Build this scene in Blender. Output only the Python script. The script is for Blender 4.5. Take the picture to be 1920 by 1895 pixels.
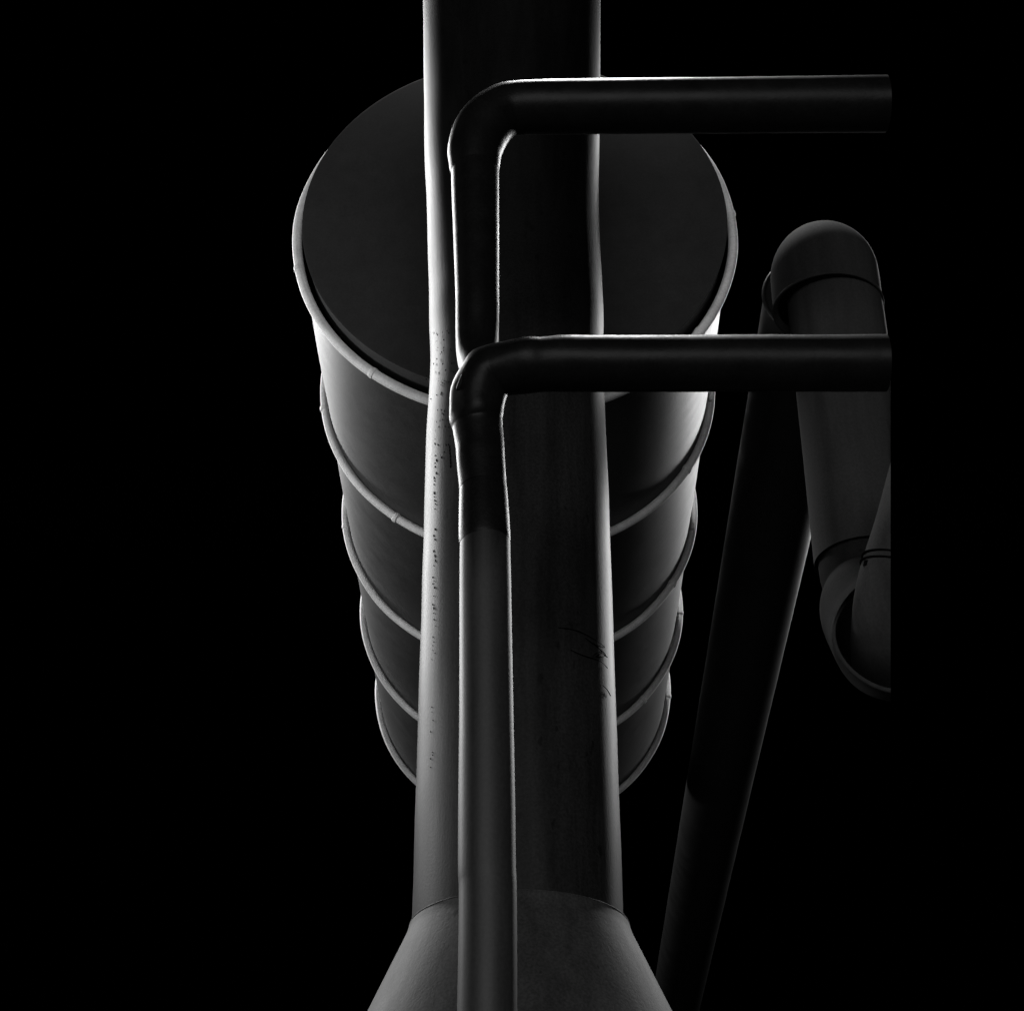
import bpy, bmesh, math, random
from mathutils import Vector, Matrix, noise

for o in list(bpy.data.objects):
    bpy.data.objects.remove(o)
S = bpy.context.scene
COL = S.collection
R = math.radians

# ------------------------------------------------------------------ camera
W0, H0, F0, PITCH = 1920.0, 1895.0, 3387.0, R(32.4)
CAM = Vector((0, 0, 1.6))
cd = bpy.data.cameras.new("camera")
cam = bpy.data.objects.new("camera", cd)
COL.objects.link(cam)
cam.location = CAM
cam.rotation_euler = (R(90) + PITCH, 0, 0)
cd.sensor_width = 36
cd.sensor_fit = 'HORIZONTAL'
cd.lens = F0 / W0 * 36
cd.clip_end = 500
S.camera = cam
FW = Vector((0, math.cos(PITCH), math.sin(PITCH)))
UP = Vector((0, -math.sin(PITCH), math.cos(PITCH)))

def at(px, py, d):
    """world point seen at a pixel of the photograph, d metres along the lens axis"""
    return CAM + d * (Vector(((px - W0 / 2) / F0, 0, 0)) + UP * ((H0 / 2 - py) / F0) + FW)

def atY(px, py, Y):
    k = (H0 / 2 - py) / F0
    return at(px, py, Y / (math.cos(PITCH) - k * math.sin(PITCH)))

def pix(p):
    v = p - CAM
    d = v.dot(FW)
    return W0 / 2 + v.x / d * F0, H0 / 2 - v.dot(UP) / d * F0, d

# ------------------------------------------------------------------ night sky, added fill lamps
w = bpy.data.worlds.new("World")
S.world = w
w.use_nodes = True
nt = w.node_tree
sky = nt.nodes.new('ShaderNodeTexSky')
sky.sky_type = 'NISHITA'
sky.sun_disc = False
sky.sun_elevation = R(-9)
sky.sun_rotation = R(-100)
hs = nt.nodes.new('ShaderNodeHueSaturation')
hs.inputs['Saturation'].default_value = 0.0
nt.links.new(sky.outputs[0], hs.inputs['Color'])
nt.links.new(hs.outputs[0], nt.nodes['Background'].inputs[0])
nt.nodes['Background'].inputs[1].default_value = 0.05

def area(name, loc, target, power, sx, sy):
    l = bpy.data.lights.new(name, 'AREA')
    l.shape = 'RECTANGLE'
    l.size, l.size_y, l.energy = sx, sy, power
    o = bpy.data.objects.new(name, l)
    COL.objects.link(o)
    o.location = loc
    o.rotation_euler = (Vector(target) - Vector(loc)).to_track_quat('-Z', 'Y').to_euler()
    return o

area("fill_left", (-11.5, 21.8, 19.8), (0, 10.5, 9.3), 4200, 2, 10.5)  # added lamp out of frame, brightens the left edges from behind
area("fill_right", (10.5, 23.5, 19.2), (0, 10.5, 9), 2300, 2, 10.5)  # added lamp with no real source, lights the right-hand edges
area("fill_low", (-7.5, 10.8, 8.8), (0, 8.5, 8.2), 300, 1.0, 2.0)  # added fill for the duct's left side and the pipe bends
area("fill_high", (0.6, 10.9, 19.5), (0.6, 7.5, 8), 1600, 1.5, 1.5)  # added overhead lamp, lights the tops of the cross runs
area("fill_front", (-1.0, -14.0, 7.0), (0, 10.5, 11), 1900, 16, 9)  # added broad fill behind the camera for end plate and bands
S.view_settings.view_transform = 'Standard'
S.view_settings.look = 'None'
S.view_settings.exposure = 0.0
S.view_settings.gamma = 1.0
S.render.engine = 'CYCLES'

# ------------------------------------------------------------------ materials
def mat(name, base, rough=0.45, spec=0.5, metal=0.0, var=0.25, bump=0.15, streak=True,
        coat=0.0, pits=0.0, scale=1.0, top_dark=None, grain=1.0):
    m = bpy.data.materials.new(name)
    m.use_nodes = True
    t = m.node_tree
    N, L = t.nodes, t.links
    b = N['Principled BSDF']
    b.inputs['Roughness'].default_value = rough
    b.inputs['Metallic'].default_value = metal
    b.inputs['Specular IOR Level'].default_value = spec
    b.inputs['Coat Weight'].default_value = coat
    b.inputs['Coat Roughness'].default_value = 0.3
    tc = N.new('ShaderNodeTexCoord')
    mp = N.new('ShaderNodeMapping')
    mp.inputs['Scale'].default_value = (5 * scale, 5 * scale, (0.6 if streak else 5) * scale)
    L.new(tc.outputs['Object'], mp.inputs[0])
    n1 = N.new('ShaderNodeTexNoise')
    n1.inputs['Scale'].default_value = 1.3
    n1.inputs['Detail'].default_value = 8
    n1.inputs['Roughness'].default_value = 0.65
    L.new(mp.outputs[0], n1.inputs['Vector'])
    n2 = N.new('ShaderNodeTexNoise')            # sprayed-paint grain
    n2.inputs['Scale'].default_value = 70 * scale
    n2.inputs['Detail'].default_value = 3
    L.new(tc.outputs['Object'], n2.inputs['Vector'])
    ramp = N.new('ShaderNodeMapRange')
    ramp.inputs['From Min'].default_value = 0.3
    ramp.inputs['From Max'].default_value = 0.7
    ramp.inputs['To Min'].default_value = base * (1 - var)
    ramp.inputs['To Max'].default_value = base * (1 + var)
    L.new(n1.outputs[0], ramp.inputs[0])
    last = ramp.outputs[0]
    g = N.new('ShaderNodeMapRange')
    g.inputs['From Min'].default_value = 0.35
    g.inputs['From Max'].default_value = 0.65
    g.inputs['To Min'].default_value = 1 - 0.32 * grain
    g.inputs['To Max'].default_value = 1 + 0.28 * grain
    L.new(n2.outputs[0], g.inputs[0])
    mu = N.new('ShaderNodeMath')
    mu.operation = 'MULTIPLY'
    L.new(last, mu.inputs[0])
    L.new(g.outputs[0], mu.inputs[1])
    last = mu.outputs[0]
    if pits:
        n3 = N.new('ShaderNodeTexNoise')
        n3.inputs['Scale'].default_value = 16
        n3.inputs['Detail'].default_value = 2
        mp3 = N.new('ShaderNodeMapping')
        mp3.inputs['Scale'].default_value = (1, 1, 0.5)
        L.new(tc.outputs['Object'], mp3.inputs[0])
        L.new(mp3.outputs[0], n3.inputs['Vector'])
        p = N.new('ShaderNodeMapRange')
        p.inputs['From Min'].default_value = 0.68
        p.inputs['From Max'].default_value = 0.73
        p.inputs['To Min'].default_value = 1.0
        p.inputs['To Max'].default_value = 1 - pits
        L.new(n3.outputs[0], p.inputs[0])
        m3 = N.new('ShaderNodeMath')
        m3.operation = 'MULTIPLY'
        L.new(last, m3.inputs[0])
        L.new(p.outputs[0], m3.inputs[1])
        last = m3.outputs[0]
    if top_dark:                                     # darkens the base colour of the upper lengths, with a cloudy lower limit
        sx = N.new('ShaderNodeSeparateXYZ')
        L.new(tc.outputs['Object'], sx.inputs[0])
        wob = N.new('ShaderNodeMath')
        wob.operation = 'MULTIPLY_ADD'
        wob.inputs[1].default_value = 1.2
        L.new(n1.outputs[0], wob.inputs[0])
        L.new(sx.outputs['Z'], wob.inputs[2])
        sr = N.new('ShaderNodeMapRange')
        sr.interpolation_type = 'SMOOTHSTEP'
        sr.inputs['From Min'].default_value = top_dark[0] + 0.6
        sr.inputs['From Max'].default_value = top_dark[1] + 0.6
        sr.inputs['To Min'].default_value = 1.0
        sr.inputs['To Max'].default_value = top_dark[2]
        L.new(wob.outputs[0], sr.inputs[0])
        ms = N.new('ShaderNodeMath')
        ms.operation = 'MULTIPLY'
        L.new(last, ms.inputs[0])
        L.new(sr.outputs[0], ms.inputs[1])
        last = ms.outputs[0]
    cb = N.new('ShaderNodeCombineColor')
    for i in range(3):
        L.new(last, cb.inputs[i])
    L.new(cb.outputs[0], b.inputs['Base Color'])
    rr = N.new('ShaderNodeMapRange')
    rr.inputs['To Min'].default_value = max(0.05, rough - 0.10)
    rr.inputs['To Max'].default_value = min(1, rough + 0.10)
    L.new(n1.outputs[0], rr.inputs[0])
    L.new(rr.outputs[0], b.inputs['Roughness'])
    bp = N.new('ShaderNodeBump')
    bp.inputs['Strength'].default_value = bump
    bp.inputs['Distance'].default_value = 0.01
    ad = N.new('ShaderNodeMath')
    ad.operation = 'MULTIPLY_ADD'
    ad.inputs[1].default_value = 0.5 * grain
    L.new(n2.outputs[0], ad.inputs[0])
    L.new(n1.outputs[0], ad.inputs[2])
    L.new(ad.outputs[0], bp.inputs['Height'])
    L.new(bp.outputs[0], b.inputs['Normal'])
    return m

M = {
    'main': mat('dark_grey_duct_paint', 0.017, rough=0.48, spec=0.12, bump=0.16, var=0.55, pits=0.5, grain=0.8, top_dark=(7.6, 9.4, 0.15)),  # shade on the upper duct is painted into its base colour
    'cone': mat('grey_duct_paint', 0.044, rough=0.62, spec=0.08, grain=0.7, bump=0.25, var=0.35, pits=0.6),
    'riser': mat('grey_pipe_paint', 0.024, grain=0.4, top_dark=(5.45, 5.85, 0.2), spec=0.3, rough=0.5),  # darker towards the top, running into the black sleeve
    'wrap': mat('black_pipe_wrap', 0.005, rough=0.38, spec=0.09, bump=0.22, grain=0.5, streak=False),
    'shell': mat('drum_shell_paint', 0.034, rough=0.5, spec=0.42, bump=0.14, grain=0.7, var=0.12),
    'plate': mat('drum_end_plate', 0.030, grain=0.25, rough=0.9, spec=0.1, bump=0.02, var=0.12, streak=False),
    'band': mat('pale_band_steel', 0.68, grain=0.3, rough=0.6, streak=False, var=0.15),
    'bolt': mat('bright_clip_steel', 0.5, rough=0.4, streak=False),
    'far': mat('far_duct_paint', 0.007, spec=0.12, rough=0.5, grain=0.4),
    'side': mat('side_duct_paint', 0.033, grain=0.3, rough=0.85, spec=0.05),
    'mark': mat('black_marks', 0.003, rough=1.0, spec=0.0, streak=False),
    'yard': mat('dark_asphalt', 0.03, rough=0.9, spec=0.2, streak=False, bump=0.4),
}

# ------------------------------------------------------------------ helpers
def link(name, bm, m, parent=None, smooth=True, auto=50):
    me = bpy.data.meshes.new(name)
    bmesh.ops.recalc_face_normals(bm, faces=bm.faces)
    for f in bm.faces:
        f.smooth = smooth
    if auto:
        for e in bm.edges:
            if len(e.link_faces) == 2 and e.calc_face_angle(0) > R(auto):
                e.smooth = False
    bm.to_mesh(me)
    bm.free()
    me.materials.append(m)
    o = bpy.data.objects.new(name, me)
    COL.objects.link(o)
    if parent:
        o.parent = parent
        o.matrix_parent_inverse = parent.matrix_world.inverted()
    return o

def thing(name, loc, label, cat, group=None):
    o = bpy.data.objects.new(name, None)
    COL.objects.link(o)
    o.location = loc
    o.matrix_world = Matrix.Translation(loc)
    o['label'] = label
    o['category'] = cat
    if group:
        o['group'] = group
    return o

def crom(pts, n):
    """Catmull-Rom through (Vector4: x y z r)"""
    P = [Vector((*p, r)) for p, r in pts]
    out = []
    for i in range(len(P) - 1):
        p0 = P[i - 1] if i > 0 else P[0] * 2 - P[1]
        p1, p2 = P[i], P[i + 1]
        p3 = P[i + 2] if i + 2 < len(P) else P[-1] * 2 - P[-2]
        for k in range(n):
            t = k / n
            out.append(0.5 * ((2 * p1) + (p2 - p0) * t + (2 * p0 - 5 * p1 + 4 * p2 - p3) * t * t
                              + (3 * p1 - p0 - 3 * p2 + p3) * t ** 3))
    out.append(P[-1])
    return out

def tube(pts, seg=64, sub=1, smooth_path=False, lump=0.0, lump_scale=3.0, cap=(True, True), seed=0,
         end_dir=None, wall=0.0, seam=0.0):
    """tube through [(Vector, radius)], parallel-transported rings, optional lumps"""
    if smooth_path:
        Q = crom(pts, sub)
    else:
        Q = []
        for i in range(len(pts) - 1):
            a, b = Vector((*pts[i][0], pts[i][1])), Vector((*pts[i + 1][0], pts[i + 1][1]))
            for k in range(sub):
                Q.append(a.lerp(b, k / sub))
        Q.append(Vector((*pts[-1][0], pts[-1][1])))
    C = [Vector(q[:3]) for q in Q]
    bm = bmesh.new()
    rings = []
    t0 = (C[1] - C[0]).normalized()
    u = t0.orthogonal().normalized()
    prev = t0
    for i, c in enumerate(C):
        if i == 0:
            t = t0
        elif i == len(C) - 1:
            t = (C[i] - C[i - 1]).normalized()
        else:
            t = ((C[i] - C[i - 1]).normalized() + (C[i + 1] - C[i]).normalized()).normalized()
        if end_dir and i == 0 and end_dir[0]:
            t = Vector(end_dir[0]).normalized()
        if end_dir and i == len(C) - 1 and end_dir[1]:
            t = Vector(end_dir[1]).normalized()
        u = prev.rotation_difference(t) @ u
        prev = t
        v = t.cross(u)
        ring = []
        for s in range(seg):
            a = 2 * math.pi * s / seg
            d = u * math.cos(a) + v * math.sin(a)
            r = Q[i][3]
            lv = lump
            if isinstance(lump, (list, tuple)):
                q = min(i / sub, len(lump) - 1.0001)
                lv = lump[int(q)] * (1 - q % 1) + lump[int(q) + 1] * (q % 1)
            if lv:
                p = c + d * r
                r *= 1 + lv * noise.noise(p * lump_scale + Vector((seed, seed * 2, 0)))
            ring.append(bm.verts.new(c + d * r))
        rings.append(ring)
    for a, b in zip(rings, rings[1:]):
        for s in range(seg):
            bm.faces.new((a[s], a[(s + 1) % seg], b[(s + 1) % seg], b[s]))
    if cap[0]:
        bm.faces.new(rings[0])
    if cap[1]:
        bm.faces.new(rings[-1])
    return bm

def split_tube(pts, at_index, **kw):
    """one continuous tube cut into two meshes at a control point"""
    n = kw['sub'] * at_index
    seg = kw['seg']
    full = tube(pts, **kw)
    full.verts.ensure_lookup_table()
    full.verts.index_update()
    other = full.copy()
    def ring(v):
        return v.index // seg
    kill = [f for f in full.faces if max(ring(v) for v in f.verts) > n]
    bmesh.ops.delete(full, geom=kill, context='FACES')
    other.verts.index_update()
    kill = [f for f in other.faces if min(ring(v) for v in f.verts) < n]
    bmesh.ops.delete(other, geom=kill, context='FACES')
    return full, other

def torus(c, axis, R0, r0, seg=160, sec=20, squash=1.0, dents=0.0, seed=0):
    bm = bmesh.new()
    ax = Vector(axis).normalized()
    u = ax.orthogonal().normalized()
    v = ax.cross(u)
    rings = []
    for i in range(seg):
        a = 2 * math.pi * i / seg
        d = u * math.cos(a) + v * math.sin(a)
        rr = R0 * (1 + dents * noise.noise(Vector((math.cos(a) * 3, math.sin(a) * 3, seed))))
        rings.append([bm.verts.new(c + d * (rr + r0 * math.cos(b)) + ax * (r0 * squash * math.sin(b)))
                      for b in (2 * math.pi * k / sec for k in range(sec))])
    for i in range(seg):
        a, b = rings[i], rings[(i + 1) % seg]
        for k in range(sec):
            bm.faces.new((a[k], b[k], b[(k + 1) % sec], a[(k + 1) % sec]))
    return bm

def lathe(c, axis, prof, seg=128):
    """prof [(distance along axis, radius)]"""
    bm = bmesh.new()
    ax = Vector(axis).normalized()
    u = ax.orthogonal().normalized()
    v = ax.cross(u)
    rings = []
    for h, r in prof:
        if r < 1e-6:
            rings.append([bm.verts.new(c + ax * h)])
        else:
            rings.append([bm.verts.new(c + ax * h + (u * math.cos(a) + v * math.sin(a)) * r)
                          for a in (2 * math.pi * k / seg for k in range(seg))])
    for a, b in zip(rings, rings[1:]):
        for k in range(seg):
            n = (k + 1) % seg
            if len(a) == 1 and len(b) == 1:
                continue
            if len(a) == 1:
                bm.faces.new((a[0], b[k], b[n]))
            elif len(b) == 1:
                bm.faces.new((a[k], a[n], b[0]))
            else:
                bm.faces.new((a[k], a[n], b[n], b[k]))
    return bm

def block(c, ex, ey, ez, sx, sy, sz, bev=0.15):
    bm = bmesh.new()
    bmesh.ops.create_cube(bm, size=1)
    bmesh.ops.bevel(bm, geom=bm.edges[:], offset=bev, segments=2, affect='EDGES')
    m = Matrix((ex * sx, ey * sy, ez * sz)).transposed().to_4x4()
    m.translation = c
    bm.transform(m)
    return bm

# ------------------------------------------------------------------ yard (below the frame)
bm = bmesh.new()
bmesh.ops.create_grid(bm, x_segments=2, y_segments=2, size=120)
g = link("ground", bm, M['yard'], smooth=False)
g['kind'] = 'structure'

# ------------------------------------------------------------------ big vertical duct
RD = 0.55
def dmain(wpx, r=RD):
    return F0 * 2 * r / wpx
base_pt = at(969, 1000, dmain(349))
YM = base_pt.y
def mpt(x, y):
    return atY(x, y, YM)
joint = mpt(974, 1742)
root = thing("flared_duct", (joint.x, YM, 0),
             "tall dark grey duct standing upright with a flared foot, in front of the banded drum", "duct")
low = [(mpt(971, 1760), RD), (mpt(971, 1700), RD), (mpt(970, 1500), RD), (mpt(969.5, 1250), RD), (mpt(969, 1000), RD), (mpt(968, 830), RD),
       (mpt(969, 690), RD * 0.985)]
# axis of the leaning upper length
def upt(x, y, wpx):
    t = max(0.0, (680 - y) / 680)
    p = atY(x, y, YM - 0.22 * t * t)
    return p, wpx / 2 * pix(p)[2] / F0 * 0.9985
up = [upt(*a) for a in [(968, 600, 327), (966.5, 540, 325), (963.5, 450, 323), (961, 370, 324), (960, 300, 327),
                        (960, 150, 331), (959.5, 0, 333), (959, -160, 335)]]
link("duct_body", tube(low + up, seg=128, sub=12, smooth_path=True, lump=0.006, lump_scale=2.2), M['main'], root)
# flared foot: cone then wide cylinder to the yard
zj = joint.z
xj = mpt(971, 1700).x
xc = joint.x
edge = at(1262 - 10, 1895, 8.4)
prof = []
# radius growth measured from the photograph: 282 px half width at the lower frame edge
c1 = mpt(975, 1895)
r1 = 276 * pix(c1)[2] / F0
slope = (r1 - RD) / (zj - c1.z)
zb = zj - (1.15 - RD) / slope
prof = [(0.0, RD - 0.02), (0.004, RD + 0.022), (-0.035, RD + 0.032), (-0.06, RD + 0.04)]
n = 14
for i in range(1, n + 1):
    t = i / n
    z = -0.06 - (zj - zb - 0.06) * t
    prof.append((z, RD + 0.04 + (1.15 - RD - 0.04) * t))
bmc = lathe(Vector((xc, YM, zj)), (0, 0, 1), prof)
link("flared_foot", bmc, M['cone'], root, auto=40)
link("seam_bead", torus(Vector((xc, YM, zj + 0.002)), (0, 0, 1), RD + 0.021, 0.0045, seg=128, sec=8, dents=0.004), M["cone"], root)
link("lower_drum", lathe(Vector((xc, YM, 0)), (0, 0, 1), [(0.0, 1.14), (zb + 0.01, 1.14)]), M['cone'], root)
print("cone", r1, slope, zb, YM)

def on_duct(x, y, lift=0.003):
    """point on the front of the duct body seen at a pixel"""
    d = (at(x, y, 1) - CAM)
    a = d.x ** 2 + d.y ** 2
    b = 2 * (d.x * (0 - xj) + d.y * (0 - YM))
    c = xj ** 2 + YM ** 2 - (RD * 1.006 + lift) ** 2
    disc = b * b - 4 * a * c
    if disc < 0:
        disc = 0
    s = (-b - math.sqrt(disc)) / (2 * a)
    return CAM + d * s

# scrawled scratches
strokes = [[(1046, 1176), (1075, 1180), (1100, 1190), (1122, 1203), (1134, 1214), (1118, 1209)],
           [(1098, 1196), (1120, 1213), (1136, 1229), (1112, 1231), (1124, 1222), (1139, 1232)],
           [(1070, 1218), (1092, 1228), (1112, 1234), (1128, 1241), (1139, 1252)],
           [(1112, 1204), (1128, 1222), (1118, 1230)],
           [(1128, 1283), (1138, 1292), (1145, 1304)]]
for s in strokes:
    pts = [(on_duct(x, y), 0.0024 * (0.5 + 0.5 * abs(math.sin(i * 2.1)))) for i, (x, y) in enumerate(s)]
    link("scratch", tube(pts, seg=6, sub=3, smooth_path=True), M['mark'], root)
# pitted weld line down the side of the duct, a row of tiny black flecks
random.seed(4)
bmf = bmesh.new()
def fleck(x, y, h, wd):
    p = on_duct(x, y, 0.0)
    nrm = Vector((p.x - xj, p.y - YM, 0)).normalized()
    tx = nrm.cross(Vector((0, 0, 1)))
    m = Matrix((tx * wd, nrm * 0.003, Vector((0, 0, 1)) * h)).transposed().to_4x4()
    m.translation = p
    tmp = bmesh.ops.create_icosphere(bmf, subdivisions=1, radius=1)
    bmesh.ops.transform(bmf, matrix=m, verts=tmp['verts'])
y = 640
while y < 1440:
    k = (y - 640) / 800
    x = 818 - 9 * k + random.gauss(0, 1.6 if y > 800 else 7)
    if random.random() < (0.95 if y < 1150 else 0.55):
        q = 0.75 if y < 1150 else 0.4
        fleck(x, y, q * random.uniform(0.004, 0.016), q * random.uniform(0.002, 0.004))
    y += random.choice([5, 7, 9, 12, 16, 22])
for _ in range(46):
    fleck(random.gauss(832, 11), random.uniform(620, 860), random.uniform(0.003, 0.009), random.uniform(0.002, 0.004))
for k in range(7):
    fleck(843 + k * 0.3, 838 + k * 6, 0.012, 0.005)
fk = link("weld_pits", bmf, M['mark'], root)
fk['kind'] = 'stuff'

# ------------------------------------------------------------------ front pipe: riser + bend + run
YL = 6.69
rr = 0.115
def lpt(x, y, Y=6.78):
    return atY(x, y, Y)
foot = lpt(914, 1895, 6.76)
root = thing("bent_pipe", (foot.x, foot.y, 0),
             "grey pipe rising in front of the duct, with the lumpy lower bend turning sideways", "pipe",
             "thin pipes bending in front of the duct")
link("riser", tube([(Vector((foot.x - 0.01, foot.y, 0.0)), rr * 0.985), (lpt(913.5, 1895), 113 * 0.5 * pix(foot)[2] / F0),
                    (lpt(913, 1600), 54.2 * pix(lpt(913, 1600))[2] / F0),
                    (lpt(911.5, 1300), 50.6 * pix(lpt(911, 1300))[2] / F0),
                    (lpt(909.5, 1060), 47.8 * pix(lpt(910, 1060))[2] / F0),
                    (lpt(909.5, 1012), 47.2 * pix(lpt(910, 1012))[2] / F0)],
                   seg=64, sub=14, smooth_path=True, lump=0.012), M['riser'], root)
def lr(x, y, wpx, Y=6.78):
    p = lpt(x, y, Y)
    return p, wpx / 2 * pix(p)[2] / F0
link("sleeve", tube([lr(909.5, 1018, 95), lr(909, 1008, 97), lr(908, 980, 96), lr(907, 940, 92), lr(906, 915, 89), lr(905, 905, 87)],
                    seg=64, sub=6, smooth_path=True, lump=0.02, lump_scale=6), M['wrap'], root)
bend = [lr(905.5, 916, 90), lr(903, 880, 92), lr(899, 830, 93), lr(896, 800, 94), lr(893.5, 778, 101, 6.77), lr(896, 752, 106, 6.76),
        lr(909, 710, 110, 6.74), lr(930, 695, 110, 6.72), lr(955, 690, 108, 6.70), lr(1000, 684, 105, YL), lr(1050, 681.5, 107, YL)]
hp = [(1150, 681.5, 107), (1250, 681.5, 107), (1350, 681, 107), (1450, 681, 107.5), (1560, 681, 107.5), (1661, 680.5, 108)]
pp = bend + [lr(a_, b_, c_, YL) for a_, b_, c_ in hp]
e1, e2 = split_tube(pp, len(bend) - 1, seg=96, sub=10, smooth_path=True, lump=[0.05] * 4 + [0.13] * 6 + [0.03] + [0.008] * 6, lump_scale=7, seed=3)
link("elbow", e1, M['wrap'], root)
link("cross_run", e2, M['wrap'], root)
# hammered ridges on the back of the bend
for pts_, rad in ([[(905, 662), (885, 672), (872, 700), (858, 730)], 0.012], [[(930, 648), (905, 658), (893, 664)], 0.014],
                  [[(1000, 634), (1030, 637), (1052, 644)], 0.008]):
    link("weld_bead", tube([(lpt(x, y, 6.66), rad * (0.8 if i in (0, len(pts_) - 1) else 1.2)) for i, (x, y) in enumerate(pts_)],
                           seg=10, sub=6, smooth_path=True, lump=0.3, lump_scale=30), M['wrap'], root)

# ------------------------------------------------------------------ upper pipe: bend above and behind
YU = 6.98
root = thing("bent_pipe", (atY(900, 660, YU).x, YU, atY(900, 660, YU).z),
             "smooth black bent pipe, the upper of two, hanging down behind the lumpy bend", "pipe",
             "thin pipes bending in front of the duct")
def ur(x, y, wpx, Y=YU):
    p = atY(x, y, Y)
    return p, wpx / 2 * pix(p)[2] / F0
link("drop", tube([ur(908, 720, 70, 6.82), ur(896, 664, 80), ur(895, 560, 82), ur(893.5, 470, 85), ur(891.5, 380, 88), ur(890.5, 318, 90)],
                  seg=64, sub=14, smooth_path=True, lump=0.012, lump_scale=4, seed=8), M['wrap'], root)
ub = [ur(890.5, 322, 91), ur(890, 305, 97), ur(891, 280, 103), ur(901, 250, 106), ur(920, 225, 104), ur(945, 208, 102),
      ur(975, 202, 101), ur(1010, 201, 101.5), ur(1050, 200.5, 102)]
uh = [ur(1200, 199, 103), ur(1400, 197.5, 104), ur(1540, 196, 105), ur(1661, 195, 106)]
e1, e2 = split_tube(ub + uh, len(ub) - 1, seg=96, sub=10, smooth_path=True, lump=[0.0] + [0.02] * 7 + [0.008] * 5, lump_scale=6, seed=5)
link("elbow", e1, M['wrap'], root)
link("cross_run", e2, M['wrap'], root)
link("weld_bead", tube([(atY(x, y, YU - 0.13), 0.004) for x, y in ((958, 174), (966, 168), (976, 158))], seg=8, sub=3, smooth_path=True),
     M['wrap'], root)

# ------------------------------------------------------------------ banded drum
AX = (at(1010, 3097, 1) - CAM)
AX.z = 0
AX.normalize()
AX.z = 0.024
AX.normalize()
RB = 1.664
c0 = at(965, 436, F0 * 2 * (RB + 0.038) / 834)
root = thing("banded_drum", (c0.x + 0.3, c0.y + 4, 0),
             "large black drum lying lengthwise behind the duct, ringed by pale bands, flat end facing out", "drum")
SP = 2.02
end_d = 0.185
plate = lathe(c0, -AX, [(end_d - 0.012, RB - 0.075), (end_d, RB - 0.058), (end_d + 0.006, RB - 0.07), (end_d + 0.006, 0.0)], seg=192)
link("end_plate", plate, M['plate'], root, auto=50)
link("end_skirt", lathe(c0, -AX, [(-0.05, RB - 0.075), (end_d - 0.010, RB - 0.075)], seg=192), M['shell'], root)
ring_j = [[(555, 505), (708, 690), (1376, 402), (1318, 628)], [(608, 766), (754, 957), (1282, 878)],
          [(650, 987), (1256, 1092)], [(1205, 1312), (1275, 1150)], [(1252, 1306)]]
for i in range(5):
    c = c0 + AX * (SP * i)
    link("band", torus(c, AX, RB, 0.038 if i == 0 else 0.035, dents=0.004, seed=i * 3.7), M['band'], root)
    for (x, y) in ring_j[i]:
        # clamp where two lengths of band meet
        k = pix(c)
        d = at(x, y, 1) - CAM
        s = (c - CAM).dot(AX) / d.dot(AX)
        p = CAM + d * s
        rad = (p - c)
        rad -= AX * rad.dot(AX)
        rad.normalize()
        ce = c + rad * RB
        tg = AX.cross(rad)
        link("band_clip", lathe(ce - tg * 0.012, tg, [(-0.014, 0.034), (-0.008, 0.042), (0.016, 0.043), (0.026, 0.041), (0.032, 0.034)], seg=20),
             M['band'], root)
    if i < 4:
        rs = RB - 0.032
        prof = [(0.0, rs), (0.10, rs - 0.006)]
        prof += [(0.10 + (SP - 0.20) * k / 12, rs - 0.006 + 0.010 * math.sin(math.pi * k / 12)) for k in range(1, 12)]
        prof += [(SP - 0.10, rs - 0.006), (SP, rs)]
        link("shell_section", lathe(c, AX, prof, seg=192), M['shell'], root)
cE = c0 + AX * (SP * 4)
link("end_plate", lathe(cE, AX, [(0.0, RB - 0.03), (0.10, RB - 0.06), (0.101, 0.0)], seg=128), M['plate'], root, auto=50)
# legs behind the duct
for i in (1.2, 3.0):
    c = c0 + AX * (SP * i)
    link("leg", tube([(Vector((c.x, c.y, 0)), 0.12), (Vector((c.x, c.y, c.z - RB + 0.06)), 0.12)], seg=24), M['shell'], root)
for x, y, i, h in ((1320, 742, 1, 0.10), (1288, 985, 2, 0.07)):
    c = c0 + AX * (SP * i)
    d = at(x, y, 1) - CAM
    s = (c - AX * 0.05 - CAM).dot(AX) / d.dot(AX)
    p = CAM + d * s
    rad = p - c
    rad -= AX * rad.dot(AX)
    rad.normalize()
    link("clip_tab", block(c - AX * 0.05 + rad * (RB - 0.005), rad, AX, AX.cross(rad), 0.03, 0.02, h), M['bolt'], root)

# ------------------------------------------------------------------ long dark duct on the far side
RF = 0.36
pf = at(1421, 1100, F0 * 2 * RF / 149)
d = (at(1027, 3043, 1) - CAM)
d.z = 0
AF = d.normalized()
# slide back to the near end (seen at y = 560)
def along(p, t):
    return p + AF * t
lo, hi = -8.0, 0.0
for _ in range(40):
    mid = (lo + hi) / 2
    if pix(along(pf, mid))[1] < 556:
        lo = mid
    else:
        hi = mid
near = along(pf, lo)
far_ = along(pf, 26)
root = thing("long_duct", (far_.x, far_.y, 0), "long straight black duct running away lengthwise between the drum and the capped duct", "duct")
link("duct_body", tube([(near, RF), (along(near, 6), RF), (along(near, 14), RF), (far_, RF)], seg=80, sub=16, lump=0.008, lump_scale=2.5), M['far'], root)
link("end_lip", torus(near, AF, RF + 0.003, 0.016, seg=80, sec=10), M['far'], root)
link("support_post", tube([(Vector((far_.x - AF.x, far_.y - 1, 0)), 0.12), (Vector((far_.x - AF.x, far_.y - 1, far_.z - RF + 0.05)), 0.12)], seg=20),
     M['far'], root)

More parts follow.
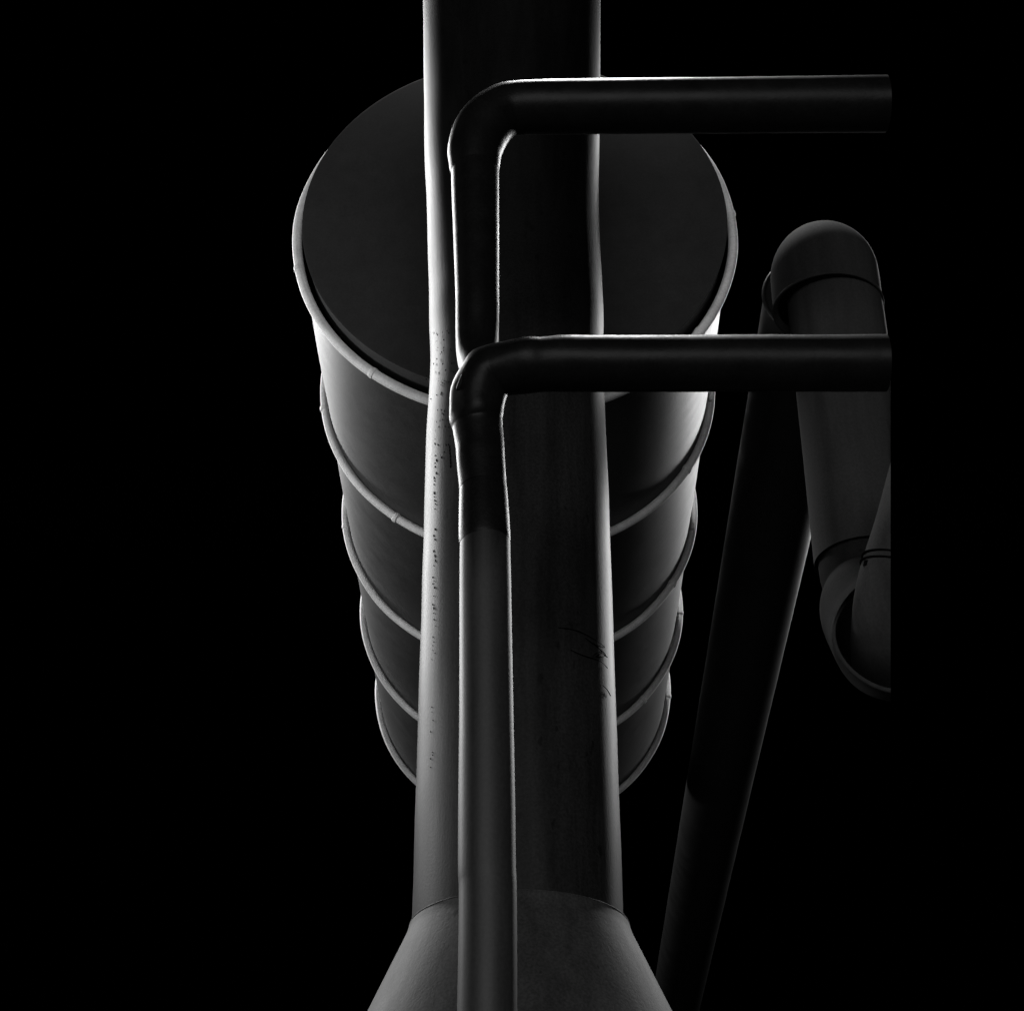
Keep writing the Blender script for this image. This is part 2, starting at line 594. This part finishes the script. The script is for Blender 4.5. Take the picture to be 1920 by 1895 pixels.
def trim(bm):
    """the duct work stops at a blanked-off section at the right"""
    p = at(1670, 900, 10)
    n = (at(1670, 900, 10) - CAM).cross(at(1670, 1300, 10) - CAM).normalized()
    if n.x < 0:
        n = -n
    g_ = bm.verts[:] + bm.edges[:] + bm.faces[:]
    r = bmesh.ops.bisect_plane(bm, geom=g_, plane_co=p, plane_no=n, clear_outer=True)
    ed = [e for e in r['geom_cut'] if isinstance(e, bmesh.types.BMEdge)]
    try:
        bmesh.ops.contextual_create(bm, geom=ed)
    except Exception:
        pass
    return bm

# ------------------------------------------------------------------ capped duct with hose on the right
dE = 11.0
hood_c = at(1552.5, 577, dE)
RH = 101.5 * dE / F0
YE = hood_c.y
root = thing("capped_duct", (hood_c.x, YE, hood_c.z),
             "upright dark grey duct with a capped top and hose in its lower mouth", "duct")
def ept(x, y, Y=YE):
    return atY(x, y, Y)
hz = hood_c.z
top_z = ept(1552, 522).z - hz
CD = 0.37
prof = [(0.02, RH - 0.03), (0.0, RH - 0.012), (0.0, RH), (0.03, RH), (top_z, RH)]
prof += [(top_z + CD * math.sin(R(90) * k / 16), max(0.0, RH * math.cos(R(90) * k / 16)) if k < 16 else 0.0) for k in range(1, 17)]
link("cap", lathe(hood_c, (0, 0, 1), prof, seg=96), M['side'], root)
link("cap_rim", torus(hood_c, (0, 0, 1), RH, 0.008, seg=96, sec=8), M['side'], root)
ax_top = ept(1566, 577)
RT = 89 * pix(ept(1566, 620))[2] / F0
zb_ = ept(1600, 1054).z
link("duct_body", trim(tube([(Vector((ax_top.x, YE, zb_)), RT), (Vector((ax_top.x, YE, hz + 0.2)), RT)], seg=96, sub=12, lump=0.006, cap=(False, True))), M['side'], root)
XE = ax_top.x
# elbow below: turns towards the camera and ends in a wide mouth; a hose comes out of it
def er(x, y, wpx, Y):
    p = atY(x, y, Y)
    return p, wpx / 2 * pix(p)[2] / F0
P0 = Vector((XE, YE, zb_))
px0 = pix(P0)
re = RT * 0.92
body = [(P0 + Vector((0, 0, 0.12)), re), (P0 + Vector((0, 0, -0.05)), re), (P0 + Vector((0.01, -0.02, -0.18)), re),
        er(1643, 1140, 212, YE - 0.10), er(1668, 1178, 232, YE - 0.26), er(1686, 1196, 248, YE - 0.46)]
eb = tube(body, seg=96, sub=8, smooth_path=True, cap=(True, False), end_dir=(None, (0, -1, 0.12)))
bmesh.ops.solidify(eb, geom=eb.faces[:], thickness=-0.012)
link("elbow", trim(eb), M['side'], root, auto=50)
mc, mr = er(1686, 1196, 248, YE - 0.46)
link("mouth_rim", trim(torus(mc, (0, -1, 0.12), mr - 0.004, 0.012, seg=96, sec=10)), M['side'], root)
hose = [er(1672, 1235, 150, YE - 0.30), er(1674, 1180, 156, YE - 0.52), er(1684, 1090, 150, YE - 0.66), er(1704, 1010, 140, YE - 0.72),
        er(1728, 920, 136, YE - 0.72), er(1745, 850, 134, YE - 0.70)]
link("hose", trim(tube(hose, seg=80, sub=8, smooth_path=True, lump=0.02, lump_scale=5)), M['side'], root)
hd = (hose[3][0] - hose[2][0]).normalized()
hc = hose[2][0].lerp(hose[3][0], 0.3)
hr = hose[2][1] * 0.985
for k in (-0.018, 0.018):
    link("hose_clamp", trim(torus(hc + hd * k, hd, hr + 0.003, 0.008, seg=80, sec=8)), M['mark'], root)
link("clamp_screw", trim(block(at(1628, 1058, pix(hc)[2] - 0.06), hd, hd.orthogonal().normalized(), hd.cross(hd.orthogonal().normalized()), 0.05, 0.05, 0.035, 0.2)), M['mark'], root)
